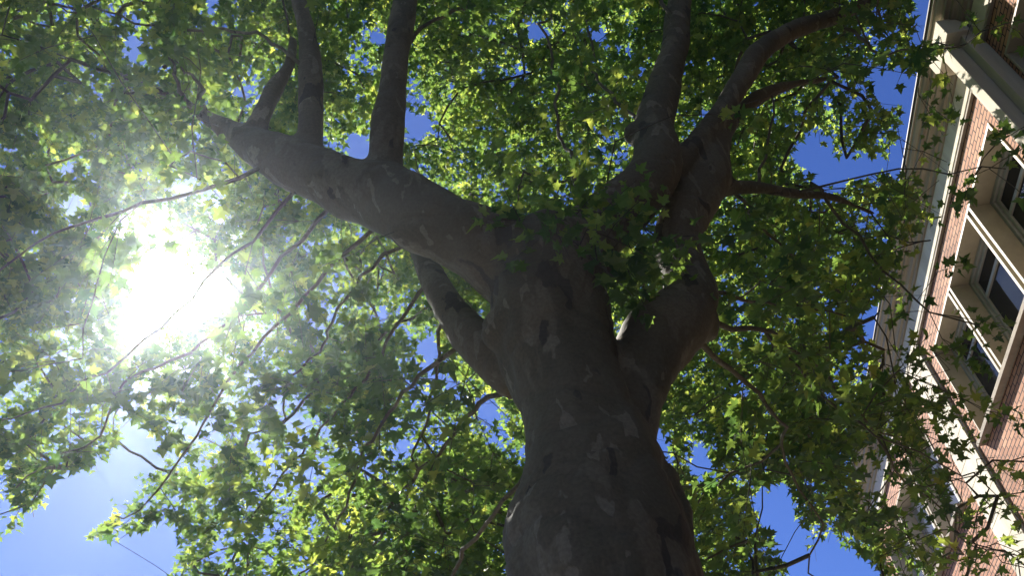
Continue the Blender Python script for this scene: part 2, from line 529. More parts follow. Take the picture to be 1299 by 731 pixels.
# trunk: below the frame it goes straight down to flared roots
trunk_px = [(766, 731, 3.92, 124), (760, 690, 4.05, 117), (756, 650, 4.18, 106), (752, 600, 4.35, 92), (742, 555, 4.52, 80), (728, 510, 4.70, 74),
            (710, 460, 4.90, 73), (697, 410, 5.10, 76), (692, 370, 5.27, 78), (694, 335, 5.42, 76), (712, 305, 5.58, 56)]
tp, tr = path(trunk_px)
low = np.array([[tp[0][0] + 0.10, 3.75, 0.0], [tp[0][0] + 0.08, 3.72, 0.5], [tp[0][0] + 0.05, 3.68, 1.3], [tp[0][0] + 0.03, 3.66, 2.2], [tp[0][0] + 0.01, tp[0][1] + 0.01, 3.0]])
tp = np.vstack([low, tp]); tr = np.concatenate([[0.80, 0.60, 0.52, 0.47, 0.44], tr])

limbs_px = {
    'L1': [(676, 352, 5.35, 60), (625, 322, 5.45, 54), (560, 287, 5.6, 47), (490, 252, 5.85, 44), (430, 236, 6.1, 40), (380, 212, 6.35, 37), (335, 192, 6.6, 28),
           (298, 170, 6.85, 17), (268, 152, 7.1, 10), (228, 128, 7.5, 5.5), (165, 100, 8.1, 4), (90, 75, 9.0, 2.5)],
    'L2': [(495, 262, 5.85, 32), (489, 215, 6.05, 24), (493, 160, 6.3, 22), (500, 105, 6.7, 19), (506, 50, 7.2, 17.5), (514, 0, 7.8, 15), (522, -60, 8.7, 12), (540, -130, 10, 8)],
    'L3': [(398, 228, 6.25, 26), (394, 180, 6.5, 18), (395, 110, 7.0, 15), (392, 55, 7.6, 13), (380, 0, 8.3, 11), (368, -60, 9.3, 8)],
    'L4': [(318, 190, 6.7, 20), (330, 150, 6.9, 13), (348, 112, 7.3, 11), (366, 84, 7.8, 8), (372, 50, 8.5, 6)],
    'L6': [(668, 478, 5.2, 40), (625, 450, 5.35, 32), (595, 425, 5.6, 26), (568, 390, 6.0, 21), (548, 352, 6.5, 17), (530, 315, 7.2, 13), (505, 270, 8.2, 10)],
    'R1': [(715, 325, 5.5, 50), (752, 297, 5.7, 40), (790, 262, 5.9, 36), (822, 228, 6.15, 37), (834, 195, 6.4, 32), (829, 165, 6.7, 25), (842, 118, 7.2, 22),
           (855, 60, 7.9, 18), (862, 0, 8.8, 15), (870, -60, 9.8, 11)],
    'R1b': [(845, 222, 6.5, 20), (868, 200, 6.7, 16), (895, 168, 7.1, 14), (925, 128, 7.6, 14), (945, 94, 8.0, 14), (968, 62, 8.4, 14), (1010, 36, 9.0, 12), (1060, 20, 9.8, 10),
            (1110, 0, 10.6, 7)],
    'R2': [(785, 600, 4.5, 40), (802, 560, 4.65, 32), (811, 510, 4.85, 30), (817, 458, 5.1, 42), (846, 418, 5.35, 45), (872, 385, 5.6, 40), (868, 345, 5.85, 32), (858, 310, 6.1, 31),
           (870, 277, 6.35, 33), (888, 246, 6.6, 30), (903, 213, 6.9, 26), (908, 182, 7.3, 19), (928, 152, 7.8, 12), (965, 122, 8.4, 9), (1010, 106, 9.2, 6), (1063, 98, 10, 4)],
    'R3': [(895, 240, 6.75, 18), (925, 238, 6.9, 11), (965, 238, 7.1, 8.5), (1010, 246, 7.4, 7.5), (1055, 250, 7.7, 6), (1110, 272, 8.1, 4)],
}
branches_px = {
    'B1': [(255, 150, 7.1, 9), (238, 122, 7.3, 7), (222, 100, 7.7, 5), (215, 40, 8.6, 3)],
    'B2': [(262, 148, 7.1, 12), (255, 118, 7.4, 7), (236, 85, 7.9, 4), (200, 40, 8.6, 3)],
    'B3': [(240, 140, 7.3, 7), (212, 118, 7.6, 5), (180, 112, 8.1, 4), (120, 125, 8.9, 2.5)],
    'B4': [(330, 215, 6.4, 7), (260, 240, 6.2, 5.5), (180, 262, 6.1, 5), (95, 292, 6.2, 4), (20, 340, 6.4, 3), (-60, 400, 6.8, 2)],
    'B5': [(372, 238, 6.3, 6), (320, 300, 6.3, 4.5), (275, 340, 6.3, 4), (200, 420, 6.5, 3.5), (150, 465, 6.7, 3.5), (60, 512, 7.0, 3), (0, 545, 7.4, 2)],
    'B6': [(420, 262, 6.4, 7), (360, 330, 6.6, 5.5), (300, 400, 6.8, 5), (255, 440, 7.0, 4.5), (175, 478, 7.2, 4), (110, 540, 7.6, 3), (40, 600, 8.0, 2)],
    'B7': [(470, 290, 6.5, 7), (400, 360, 6.9, 5.5), (330, 430, 7.2, 4.5), (280, 490, 7.5, 4), (248, 535, 7.8, 3.5), (212, 612, 8.2, 3), (150, 650, 8.5, 2)],
    'B8': [(594, 425, 5.6, 8), (545, 465, 5.9, 6.5), (500, 520, 6.4, 5), (445, 610, 7.2, 4), (400, 710, 8.0, 3), (380, 780, 8.6, 2)],
    'B9': [(655, 478, 5.4, 9), (632, 500, 5.5, 8), (606, 512, 5.9, 7), (580, 545, 6.3, 6), (545, 590, 6.8, 5), (500, 650, 7.4, 4), (450, 740, 8.2, 3)],
    'B10': [(672, 590, 5.0, 7), (640, 640, 5.2, 6), (610, 672, 5.5, 6), (582, 705, 5.8, 6), (560, 760, 6.2, 5), (520, 830, 6.8, 3)],
    'B11': [(545, 352, 6.5, 7), (510, 400, 6.8, 5), (470, 470, 7.3, 4), (410, 540, 8.0, 3.5), (340, 620, 8.8, 3), (290, 700, 9.6, 2)],
    'B12': [(568, 390, 6.0, 7), (552, 440, 6.4, 5), (545, 520, 7.1, 4), (520, 600, 7.9, 3), (505, 700, 8.8, 2)],
    'B13': [(520, 300, 7.4, 6), (470, 340, 7.8, 5), (420, 420, 8.5, 4), (380, 480, 9.2, 3.5), (330, 560, 10, 2.5)],
    'B14': [(888, 405, 5.6, 12), (930, 416, 5.8, 8), (975, 425, 6.1, 7), (1020, 452, 6.4, 5), (1060, 500, 6.8, 4), (1115, 575, 7.2, 3.5), (1180, 640, 7.5, 2.5), (1260, 690, 7.8, 2)],
    'B15': [(885, 430, 5.5, 12), (912, 455, 5.7, 8), (945, 490, 6.0, 7), (985, 530, 6.4, 5), (1010, 590, 6.9, 4), (1030, 660, 7.4, 3), (1045, 725, 7.8, 2)],
    'B16': [(885, 372, 5.9, 10), (915, 372, 6.1, 6), (940, 382, 6.3, 5), (985, 380, 6.8, 4), (1040, 400, 7.4, 3), (1100, 390, 8, 2)],
    'B17': [(1010, 246, 7.4, 5), (1050, 235, 7.2, 3), (1100, 222, 7.0, 2.6), (1160, 214, 6.7, 2.4), (1205, 211, 6.5, 2), (1248, 219, 6.3, 1.8), (1283, 230, 6.2, 1.5)],
    'B18': [(1060, 20, 9.8, 6), (1110, 60, 9.0, 4), (1150, 68, 8.4, 2.6), (1200, 57, 7.8, 2.2), (1255, 36, 7.3, 2), (1310, 25, 7.0, 1.5)],
    'B19': [(968, 425, 6.1, 5), (1010, 470, 6.3, 4), (1060, 530, 6.4, 3.5), (1120, 560, 6.4, 3), (1175, 560, 6.4, 2.5), (1215, 590, 6.4, 2)],
    'B20': [(1040, 235, 7.6, 5), (1090, 300, 7.6, 4), (1135, 360, 7.5, 3), (1180, 400, 7.3, 2.5), (1230, 420, 7.2, 2)],
    'B21': [(925, 238, 6.9, 7), (950, 262, 7.2, 5), (985, 310, 7.8, 4), (1030, 350, 8.5, 3)],
    'B22': [(765, 300, 5.75, 8), (740, 250, 6.3, 6), (720, 190, 7.2, 5), (700, 100, 8.6, 4), (690, 0, 10.2, 3)],
    'B23': [(505, 60, 7.1, 7), (560, 20, 8.0, 5), (620, -20, 9.2, 4), (680, -80, 10.6, 3)],
    'B24': [(395, 95, 7.1, 7), (360, 60, 7.4, 5), (300, 40, 8.0, 4.5), (230, 32, 8.6, 4), (150, 20, 9.2, 3), (60, 0, 10, 2)],
    'B25': [(858, 40, 8.1, 7), (840, 0, 8.4, 6), (810, -50, 9.2, 4)],
    'B27': [(832, 165, 6.7, 8), (790, 140, 7.4, 5), (750, 90, 8.4, 4), (740, 20, 9.8, 3)],
    'B28': [(850, 410, 5.4, 8), (815, 380, 5.9, 5), (800, 340, 6.5, 4), (790, 320, 7.0, 3)],
    'B29': [(960, 240, 7.1, 5), (972, 180, 7.6, 3.5), (975, 120, 8.2, 2.5)],
}
# limbs that leave the picture: up over the viewer and to the far side
extra = {}
e_ = at(540, -130, 10)
extra['O1'] = ([e_, e_ + [-0.3, -0.9, 0.9], e_ + [-0.8, -2.6, 1.6], e_ + [-1.2, -4.6, 1.8]], [0.07, 0.06, 0.045, 0.03])
e_ = at(870, -60, 9.8)
extra['O2'] = ([e_, e_ + [0.4, -1.2, 0.8], e_ + [0.9, -2.8, 1.2], e_ + [1.6, -4.8, 1.0]], [0.09, 0.075, 0.055, 0.03])

skel = [('trunk',) + resample(tp, tr, 0.10)]
for n_, px in limbs_px.items():
    skel.append((n_,) + resample(*path(px), 0.10))
for n_, (pp, rr_) in extra.items():
    skel.append((n_,) + resample(np.array(pp), np.array(rr_), 0.10))
LIMB_NAMES = [s[0] for s in skel]


def tube(P_, R_, sides, V, Fc, wob=0.0, cap=True):
    """append a tapered tube"""
    n = len(P_)
    T = np.gradient(P_, axis=0)
    T /= np.linalg.norm(T, axis=1)[:, None] + 1e-9
    a = np.array([0.31, 0.77, 0.55]) if abs(T[0] @ np.array([0.31, 0.77, 0.55])) < 0.9 else np.array([1.0, 0, 0])
    u = a - (a @ T[0]) * T[0]; u /= np.linalg.norm(u)
    ang = np.arange(sides) * 2 * math.pi / sides
    base_ = sum(len(x) for x in V)
    rings = []
    for i in range(n):
        u = u - (u @ T[i]) * T[i]; u /= np.linalg.norm(u) + 1e-9
        w = np.cross(T[i], u)
        rings.append(P_[i] + R_[i] * (np.cos(ang)[:, None] * u + np.sin(ang)[:, None] * w))
    V.append(np.vstack(rings))
    for i in range(n - 1):
        o = base_ + i * sides
        for j in range(sides):
            k = (j + 1) % sides
            Fc.append((o + j, o + k, o + sides + k, o + sides + j))
    if cap:
        Fc.append(tuple(base_ + j for j in range(sides))[::-1])
        Fc.append(tuple(base_ + (n - 1) * sides + j for j in range(sides)))


# --- the heavy wood as one blended surface, then cut into trunk and limbs
V, Fc = [], []
for nm, P_, R_ in skel:
    keep = R_ > 0.028
    k = max(3, int(keep.sum()))
    tube(P_[:k], np.maximum(R_[:k], 0.02), 20, V, Fc)
burls = [(at(808, 170, 6.66), 0.10), (at(890, 415, 5.55), 0.13), (at(872, 358, 5.75), 0.15),
         (at(640, 415, 5.05), 0.16), (at(800, 620, 4.3), 0.22), (at(818, 668, 4.15), 0.22), (at(700, 700, 4.1), 0.20), (at(495, 238, 5.95), 0.17),
         (at(735, 325, 5.45), 0.24), (at(800, 250, 5.95), 0.17), (at(896, 205, 6.9), 0.14)]
import bmesh
me = bpy.data.meshes.new('wood')
me.from_pydata(np.vstack(V).tolist(), [], Fc)
bm = bmesh.new(); bm.from_mesh(me)
for p_, r_ in burls:
    bmesh.ops.create_uvsphere(bm, u_segments=16, v_segments=10, radius=r_, matrix=Matrix.Translation(Vector(p_)))
for k in range(9):       # root flare
    an = k * 0.7 + 0.2
    for s in range(6):
        rr_ = 0.55 + 0.12 * s
        bmesh.ops.create_uvsphere(bm, u_segments=12, v_segments=8, radius=0.26 - 0.035 * s,
                                  matrix=Matrix.Translation(Vector((low[0][0] + rr_ * math.cos(an), low[0][1] + rr_ * math.sin(an), 0.22 - 0.06 * s))))
bmesh.ops.recalc_face_normals(bm, faces=bm.faces)
bm.to_mesh(me); bm.free()
tmp = bpy.data.objects.new('wood', me)
C.objects.link(tmp)
md = tmp.modifiers.new('r', 'REMESH'); md.mode = 'VOXEL'; md.voxel_size = 0.026
md = tmp.modifiers.new('s', 'SMOOTH'); md.factor = 0.6; md.iterations = 9
dg = bpy.context.evaluated_depsgraph_get()
me2 = bpy.data.meshes.new_from_object(tmp.evaluated_get(dg))
bpy.data.objects.remove(tmp)
nv = len(me2.vertices)
co = np.empty(nv * 3); me2.vertices.foreach_get('co', co); co = co.reshape(-1, 3)
no = np.empty(nv * 3); me2.vertices.foreach_get('normal', no); no = no.reshape(-1, 3)
dsp = np.empty(nv)
for i in range(nv):
    q = Vector(co[i]); q2 = Vector((q.x * 1.0, q.y * 1.0, q.z * 0.6))
    dsp[i] = 0.055 * noise.noise(q2 * 2.1) + 0.022 * noise.noise(q2 * 5.5) + 0.007 * noise.noise(q * 14)
    # folded collars in the bark
    rg = 1 - abs(noise.noise(Vector((q.x * 2.2, q.y * 2.2, q.z * 4.5 + 7.0))))
    dsp[i] -= 0.016 * max(0.0, rg - 0.90) / 0.10
sp_p = np.vstack([s[1] for s in skel]); sp_r = np.concatenate([s[2] for s in skel])
sp_i = np.concatenate([np.full(len(s[1]), k) for k, s in enumerate(skel)])
lab = np.empty(nv, int); rad = np.empty(nv)
for a in range(0, nv, 4000):
    d = np.linalg.norm(co[a:a + 4000, None] - sp_p[None], axis=2)
    j = np.argmin(d / (sp_r + 0.02), axis=1)
    lab[a:a + 4000] = sp_i[j]; rad[a:a + 4000] = sp_r[j]
co += no * (dsp * np.clip(rad / 0.25, 0.25, 1.2))[:, None]
me2.vertices.foreach_set('co', co.ravel()); me2.update()
no = np.empty(nv * 3); me2.vertices.foreach_get('normal', no); no = no.reshape(-1, 3)
loops = np.empty(len(me2.loops), int); me2.loops.foreach_get('vertex_index', loops)
quads = loops.reshape(-1, 4) if len(loops) == 4 * len(me2.polygons) else None
flab = lab[quads[:, 0]]


def np_mesh(name, verts, faces, material, parent, smooth=True, normals=None, tint=None):
    """faces: (n, k) array of equal-sized faces"""
    me = bpy.data.meshes.new(name)
    nF, k = faces.shape
    me.vertices.add(len(verts)); me.vertices.foreach_set('co', np.ascontiguousarray(verts, dtype=np.float32).ravel())
    me.loops.add(nF * k); me.loops.foreach_set('vertex_index', np.ascontiguousarray(faces, dtype=np.int32).ravel())
    me.polygons.add(nF)
    me.polygons.foreach_set('loop_start', np.arange(0, nF * k, k, dtype=np.int32))
    me.polygons.foreach_set('use_smooth', np.full(nF, smooth))
    if tint is not None:
        at_ = me.attributes.new('tint', 'FLOAT', 'FACE'); at_.data.foreach_set('value', np.ascontiguousarray(tint, dtype=np.float32))
    me.update(calc_edges=True)
    me.materials.append(material)
    if normals is not None:
        me.normals_split_custom_set_from_vertices(normals.tolist())
    o = bpy.data.objects.new(name, me)
    C.objects.link(o)
    if parent is not None:
        o.parent = parent
    return o


limb_obj = {}
for k, nm in enumerate(LIMB_NAMES):
    sel = quads[flab == k]
    if len(sel) == 0:
        continue
    u, inv_ = np.unique(sel, return_inverse=True)
    limb_obj[nm] = np_mesh('trunk' if nm == 'trunk' else 'limb', co[u] - TREE, inv_.reshape(-1, 4), M['bark'], tree, True, no[u])

# --- skeleton network that carries the branches and the leaves
npos, npar, nrad, nown, nhand = [], [], [], [], []
OWN = list(LIMB_NAMES)


def add_path(P_, R_, own, parent=-1):
    prev = parent
    for i in range(len(P_)):
        npos.append(P_[i]); npar.append(prev); nrad.append(R_[i]); nown.append(own); nhand.append(True)
        prev = len(npos) - 1
    return prev


for k, (nm, P_, R_) in enumerate(skel):
    add_path(P_[::2], R_[::2], k)
hand_branch = []
for nm, px in branches_px.items():
    OWN.append(nm)
    P_, R_ = resample(*path(px), 0.16)
    w = np.array([[noise.noise(Vector(p * 1.7 + k * 9.1)) for k in range(3)] for p in P_])
    w2 = np.array([[noise.noise(Vector(p * 5.0 + k * 5.3)) for k in range(3)] for p in P_])
    P_ = P_ + w * np.linspace(0, 0.22, len(P_))[:, None] + w2 * 0.05
    R_ = R_ * 0.46
    add_path(P_, R_, len(OWN) - 1)
    hand_branch.append((len(OWN) - 1, P_, R_))

# --- gaps of open sky in the crown and how thick the crown is in each direction
GAPS = [
    [(72, 258), (92, 244), (112, 246), (108, 262), (88, 270)],
    [(60, 605), (90, 595), (125, 590), (165, 535), (185, 540), (200, 565), (185, 595), (145, 625), (140, 650), (120, 665), (115, 685), (220, 665), (225, 690),
     (215, 705), (190, 731), (190, 900), (-400, 900), (-400, 660), (0, 685), (30, 665), (55, 650), (60, 635)],
    [(1006, 182), (1036, 168), (1041, 190), (1066, 200), (1126, 200), (1146, 190), (1166, 165), (1163, 205), (1150, 218), (1106, 214), (1086, 226), (1060, 245), (1040, 226),
     (1020, 208), (1006, 210)],
    [(1085, 400), (1128, 375), (1116, 470), (1108, 430)],
    [(946, 630), (996, 610), (1016, 665), (1031, 705), (1060, 665), (1066, 690), (1101, 705), (1118, 731), (1118, 900), (1001, 900), (1001, 731), (981, 685), (966, 660)],
    [(512, 134), (548, 145), (550, 168), (512, 176)],
    [(437, 165), (462, 170), (466, 205), (440, 208)],
    [(288, 108), (318, 106), (312, 124), (292, 124)],
    [(468, 36), (490, 44), (490, 58), (468, 52)],
    [(1172, -40), (1215, -40), (1198, 40), (1178, 60), (1165, 40)],
    [(1108, 90), (1150, 80), (1165, 110), (1130, 140), (1104, 120)],
    [(1148, 100), (1185, 80), (1160, 170), (1140, 175)],
    [(556, 468), (580, 486), (588, 512), (566, 500)],
    [(600, 505), (628, 498), (636, 530), (618, 545)],
    [(478, 385), (492, 392), (490, 410), (474, 404)],
    [(660, 20), (690, 25), (700, 52), (672, 50)],
    [(745, 30), (770, 34), (768, 55), (750, 56)],
    [(822, 540), (850, 545), (852, 590), (838, 575)],
    [(870, 590), (890, 560), (905, 590), (890, 615)],
    [(805, 300), (832, 285), (850, 268), (840, 300)],
    [(500, 560), (512, 552), (522, 575), (508, 582)],
    [(160, 40), (172, 36), (170, 56), (158, 58)],
    [(255, -40), (280, -40), (278, 18), (262, 22)],
]


def in_poly(x, y, poly):
    r = np.zeros(x.shape, bool)
    n = len(poly)
    for i in range(n):
        x0, y0 = poly[i]; x1, y1 = poly[(i + 1) % n]
        c_ = ((y0 > y) != (y1 > y)) & (x < (x1 - x0) * (y - y0) / (y1 - y0 + 1e-9) + x0)
        r ^= c_
    return r


def noise2(x, y, s, seed):
    return np.array([noise.noise(Vector((a / s, b_ / s, seed))) for a, b_ in zip(x, y)])


def in_gap(x, y):
    g = np.zeros(x.shape, bool)
    for p_ in GAPS:
        g |= in_poly(x, y, p_)
    # the opening the sun stands in
    rr_ = np.hypot((x - 212) / 1.25, (y - 372) / 0.95)
    an = np.arctan2(y - 372, x - 212)
    g |= rr_ < 50 + 11 * np.sin(3 * an + 1.0) + 8 * np.sin(5 * an + 2.2) + 6 * np.sin(9 * an)
    return g


def roofline(y):
    """left edge of the building in the picture"""
    return np.interp(y, [-200, 0, 380, 475, 585, 731, 900], [1240, 1203, 1130, 1117, 1094, 1130, 1180])


def density(x, y):
    d = np.ones(x.shape)
    d = np.where((x < 430) & (y > 380), 0.42, d)                    # airy lower left
    d = np.where((x < 140) & (y > 240), 0.36, d)
    d = np.where((x > 960) & (y > 120) & (y < 330), 0.62, d)
    d = np.where((x > 1040) & (y <= 180), 0.5, d)
    d = np.where((x > 920) & (y > 560), 0.7, d)
    d = np.where((x > 880) & (y > 300), np.minimum(d, 0.66), d)
    d = np.where((x > 500) & (x < 860) & (y < 300), 0.85, d)
    d = np.where((x < 330) & (y <= 380), 0.72, d)
    rr_ = np.hypot(x - 216, y - 362)
    d = np.where(rr_ < 100, 0.6, d)
    over = x - roofline(y)
    d = np.where(over > 0, np.where(y > 440, 0.32, 0.08), d)
    d = np.where((over > 40) & (y < 440), 0.0, d)
    d = np.where((over > 95) & (y > 440) & (y < 600), 0.03, d)
    d = np.where((x > 1230) & (y > 560), 0.25, d)
    return d


CC = np.array([-0.6, 4.6, 9.2]); AX = np.array([8.2, 8.6, 7.0])


def crown_rho(p):
    return np.sqrt((((p - CC) / AX) ** 2).sum(axis=-1))


clusters = []      # base points of leafy shoots
# shoots in view: spread evenly over directions, at all depths of the crown
N1 = 4700
xs = rng.uniform(-120, 1420, N1 * 3); ys = rng.uniform(-120, 850, N1 * 3)
keep = (rng.random(N1 * 3) < density(xs, ys)) & ~in_gap(xs, ys)
nz = noise2(xs, ys, 55, 3.3) + 0.5 * noise2(xs, ys, 22, 8.8)
keep &= nz > np.where((xs < 560) & (ys > 330), -0.10, np.where(xs < 330, -0.22, -0.34))
xs, ys = xs[keep][:N1], ys[keep][:N1]
dirs = (RT[None] * ((xs - 649.5) / F)[:, None] - UP[None] * ((ys - 365.5) / F)[:, None] + FW[None])
# depth interval inside the crown
tt = np.linspace(3.5, 19, 60)
for i in range(len(xs)):
    q = CAM + tt[:, None] * dirs[i]
    rho = crown_rho(q)
    ok = (rho < 1.0) & (rho > 0.50) & (tt > (7.6 if xs[i] < 450 else 7.0)) & (q[:, 0] < 5.4)
    if xs[i] > roofline(ys[i]) - 10:
        ok &= (q[:, 0] < 5.1) & (tt < 9.5)
    if not ok.any():
        ok = (tt > 6.2) & (tt < 9.5) & (q[:, 0] < 5.2)
        if not ok.any():
            continue
    lo_hi = tt[ok]
    t = rng.choice(lo_hi, p=(lo_hi ** 1.1) / (lo_hi ** 1.1).sum()) + rng.uniform(-0.13, 0.13)
    # the very first metres round the trunk stay bare
    if t < 5.6 and rng.random() < 0.6:
        continue
    clusters.append(CAM + t * dirs[i])
for own, P_, R_ in hand_branch:
    for i in range(int(len(P_) * 0.12), len(P_), 3):
        q = P_[i] + rng.normal(size=3) * 0.20 + np.array([0, 0, -0.10])
        x_, y_, z_ = project(q[None])
        if z_[0] > 4.5 and not in_gap(x_, y_)[0] and x_[0] < roofline(y_[0]) + 20:
            clusters.append(q)
for tx, ty, td in ((655, 600, 4.3), (660, 560, 4.4), (650, 650, 4.1), (668, 520, 4.5)):  # shoots added on the sun's path to shade the trunk's left rim
    for t in (3.6, 4.6, 5.6, 6.8):
        q = at(tx, ty, td) + SUN * t + rng.normal(size=3) * 0.12
        x_, y_, z_ = project(q[None])
        if not in_gap(x_, y_)[0]: clusters.append(q)
n_view = len(clusters)
# the rest of the crown, overhead and behind the viewer
k = 0
while k < 700:
    u = rng.normal(size=3); u /= np.linalg.norm(u)
    p_ = CC + AX * u * rng.uniform(0.6, 1.0)
    if p_[2] < 3.2 or p_[0] > 5.3: continue
    x_, y_, z_ = project(p_[None])
    if z_[0] > 0.5 and -120 < x_[0] < 1420 and -120 < y_[0] < 850: continue
    if p_[2] < 5.0 and rng.random() < 0.6: continue
    clusters.append(p_); k += 1
clusters = np.array(clusters)
# hand-placed sprays seen against the building and beside the trunk
sprays = [(1248, 200, 6.3), (1237, 222, 6.35), (1262, 185, 6.3), (1232, 228, 6.3), (1255, 214, 6.3), (1285, 236, 6.2), (1150, 80, 8.2), (1225, 50, 7.5), (1252, 32, 7.4), (1292, 40, 7.1),
          (1165, 120, 7.4), (1180, 135, 7.2), (1200, 400, 7.2), (1225, 405, 7.2), (1165, 395, 7.3), (1215, 440, 7.1), (1190, 345, 7.4),
          (1160, 480, 7.0), (1175, 500, 7.0), (1205, 505, 6.9), (1225, 508, 6.8), (1150, 520, 7.0), (1190, 560, 6.6), (1210, 590, 6.5), (1235, 600, 6.5), (1220, 625, 6.5),
          (1180, 590, 6.6), (1160, 610, 6.7), (1240, 650, 6.6), (1265, 690, 6.8), (1230, 700, 6.8), (1290, 700, 6.8), (1200, 620, 6.6), (1170, 550, 6.7), (1255, 620, 6.5),
          (1245, 520, 6.9), (1180, 455, 7.0), (1140, 470, 7.1), (1195, 430, 7.2),
          (745, 290, 5.0), (770, 300, 5.0), (760, 270, 5.2), (730, 300, 5.0), (790, 330, 5.1), (700, 285, 5.2), (780, 285, 5.0), (835, 300, 5.4), (800, 360, 5.3),
          (720, 265, 5.3), (690, 300, 5.1), (755, 315, 4.9), (810, 310, 5.2), (660, 280, 5.3), (865, 300, 5.5), (705, 300, 5.35), (722, 285, 5.4), (740, 262, 5.5), (765, 255, 5.5), (775, 318, 5.2), (792, 300, 5.3), (815, 288, 5.5), (808, 330, 5.35), (848, 312, 5.5), (735, 312, 5.1), (684, 270, 5.4), (758, 335, 5.0),
          (250, 225, 5.0), (240, 75, 4.9), (255, 90, 5.0), (640, 240, 5.2), (450, 322, 5.2), (905, 145, 5.6), (780, 180, 5.5), (1070, 80, 5.6), (50, 465, 5.0), (105, 455, 5.2), (30, 470, 5.0),
          (215, 210, 5.3), (120, 45, 5.2), (60, 60, 5.2), (228, 128, 6.9), (262, 160, 6.4), (205, 112, 7.2), (170, 98, 7.4), (245, 148, 6.6), (130, 88, 7.6), (285, 205, 6.2), (240, 105, 6.9)]
n_spray = len(sprays)
clusters = np.vstack([clusters, np.array([at(*s) for s in sprays])])

# grow: every shoot joins the nearest wood that lies on its inner side, nearest shoots first
hub = np.array([0.2, 4.0, 6.5])
MAXN = 60000
NP = np.zeros((MAXN, 3)); NH = np.zeros(MAXN)
cnt = len(npos)
NP[:cnt] = np.array(npos); NH[:cnt] = np.linalg.norm(NP[:cnt] - hub, axis=1)
trunk_mask_pen = np.zeros(MAXN)
trunk_mask_pen[:cnt] = [1.6 if OWN[o_] == 'trunk' and p[2] < 4.6 else 0.0 for o_, p in zip(nown, npos)]
is_trunk = np.zeros(MAXN, bool); is_trunk[:cnt] = [OWN[o_] == 'trunk' for o_ in nown]
n_real = len(clusters) - n_spray
def is_low(p):
    x_, y_, z_ = project(p)
    return (z_ > 0.3) & (z_ < 8.5) & (x_ > 0) & (x_ < 1299) & (y_ > -60) & (y_ < 731)
low_wood = np.zeros(MAXN, bool); low_wood[:cnt] = is_low(NP[:cnt])
order = np.argsort(np.min([np.linalg.norm(clusters - NP[j], axis=1) for j in range(0, cnt, 6)], axis=0))
tips = np.full(len(clusters), -1)
for ci in order:
    p_ = clusters[ci]
    hd = np.linalg.norm(p_ - hub)
    d = np.linalg.norm(NP[:cnt] - p_, axis=1)
    cost = d + 0.75 * np.maximum(0, NH[:cnt] - hd + 0.1) + trunk_mask_pen[:cnt]
    if ci < n_real: cost = cost + 6.0 * is_trunk[:cnt]
    if n_view <= ci < n_real: cost = cost + 6.0 * low_wood[:cnt]
    j = int(np.argmin(cost)); L = d[j]
    if L > 4.5 and ci < n_real:
        continue
    k = max(1, int(L / 0.22))
    a = NP[j]
    # leave along a blend of the parent's direction, sag a little
    pj = npar[j]
    pd_ = (a - NP[pj]) if pj >= 0 else (p_ - a)
    pd_ = pd_ / (np.linalg.norm(pd_) + 1e-6)
    mid = a + 0.45 * (p_ - a) + pd_ * L * 0.16 + np.array([0, 0, 0.05 * L]) + rng.normal(size=3) * 0.07 * L
    prev = j
    for s in range(1, k + 1):
        t = s / k
        q = (1 - t) ** 2 * a + 2 * t * (1 - t) * mid + t * t * p_ + (rng.normal(size=3) * 0.022 if s < k else 0)
        NP[cnt] = q; NH[cnt] = np.linalg.norm(q - hub)
        npos.append(q); npar.append(prev); nrad.append(0.0); nown.append(nown[prev]); nhand.append(False)
        is_trunk[cnt] = is_trunk[prev] or ci >= n_real
        low_wood[cnt] = is_low(q[None])[0]
        prev = cnt; cnt += 1
    tips[ci] = prev
npar = np.array(npar); nown = np.array(nown); nhand = np.array(nhand); nrad = np.array(nrad)
acc = np.zeros(cnt)
istip = np.zeros(cnt, bool); istip[tips[tips >= 0]] = True
acc[istip] += 0.0027 ** 2.35
for i in range(cnt - 1, -1, -1):
    if npar[i] >= 0 and not nhand[i]:
        if not nhand[npar[i]]:
            acc[npar[i]] += acc[i]
rr_net = np.minimum(acc ** (1 / 2.35), 0.019)
nrad = np.where(nhand, nrad, np.maximum(rr_net, 0.0027))
children = [[] for _ in range(cnt)]
for i in range(cnt):
    if npar[i] >= 0: children[npar[i]].append(i)

# tubes: hand-laid boughs and grown branches, gathered by the limb they grow from
Vs = {k: [] for k in range(len(OWN))}; Fs = {k: [] for k in range(len(OWN))}
for own, P_, R_ in hand_branch:
    tube(P_, np.maximum(R_, 0.004), 8, Vs[own], Fs[own], cap=False)
for k, (nm, P_, R_) in enumerate(skel):          # thin ends of the limbs beyond the blended surface
    keep = R_ > 0.028
    kk = max(3, int(keep.sum()))
    if kk < len(P_) - 1:
        tube(P_[kk - 3:], np.minimum(R_[kk - 3:], 0.034), 8, Vs[k], Fs[k], cap=False)
starts = [i for i in range(cnt) if not nhand[i] and (nhand[npar[i]] or max(children[npar[i]], key=lambda c_: nrad[c_]) != i)]
for s in starts:
    chain = [npar[s], s]
    while True:
        ch = [c_ for c_ in children[chain[-1]] if not nhand[c_]]
        if not ch: break
        chain.append(max(ch, key=lambda c_: nrad[c_]))
    P_ = NP[chain]; R_ = nrad[chain].copy(); R_[0] = R_[1]
    own = nown[s]
    tube(P_, R_, 5 if R_[0] < 0.012 else 7, Vs[own], Fs[own], cap=False)

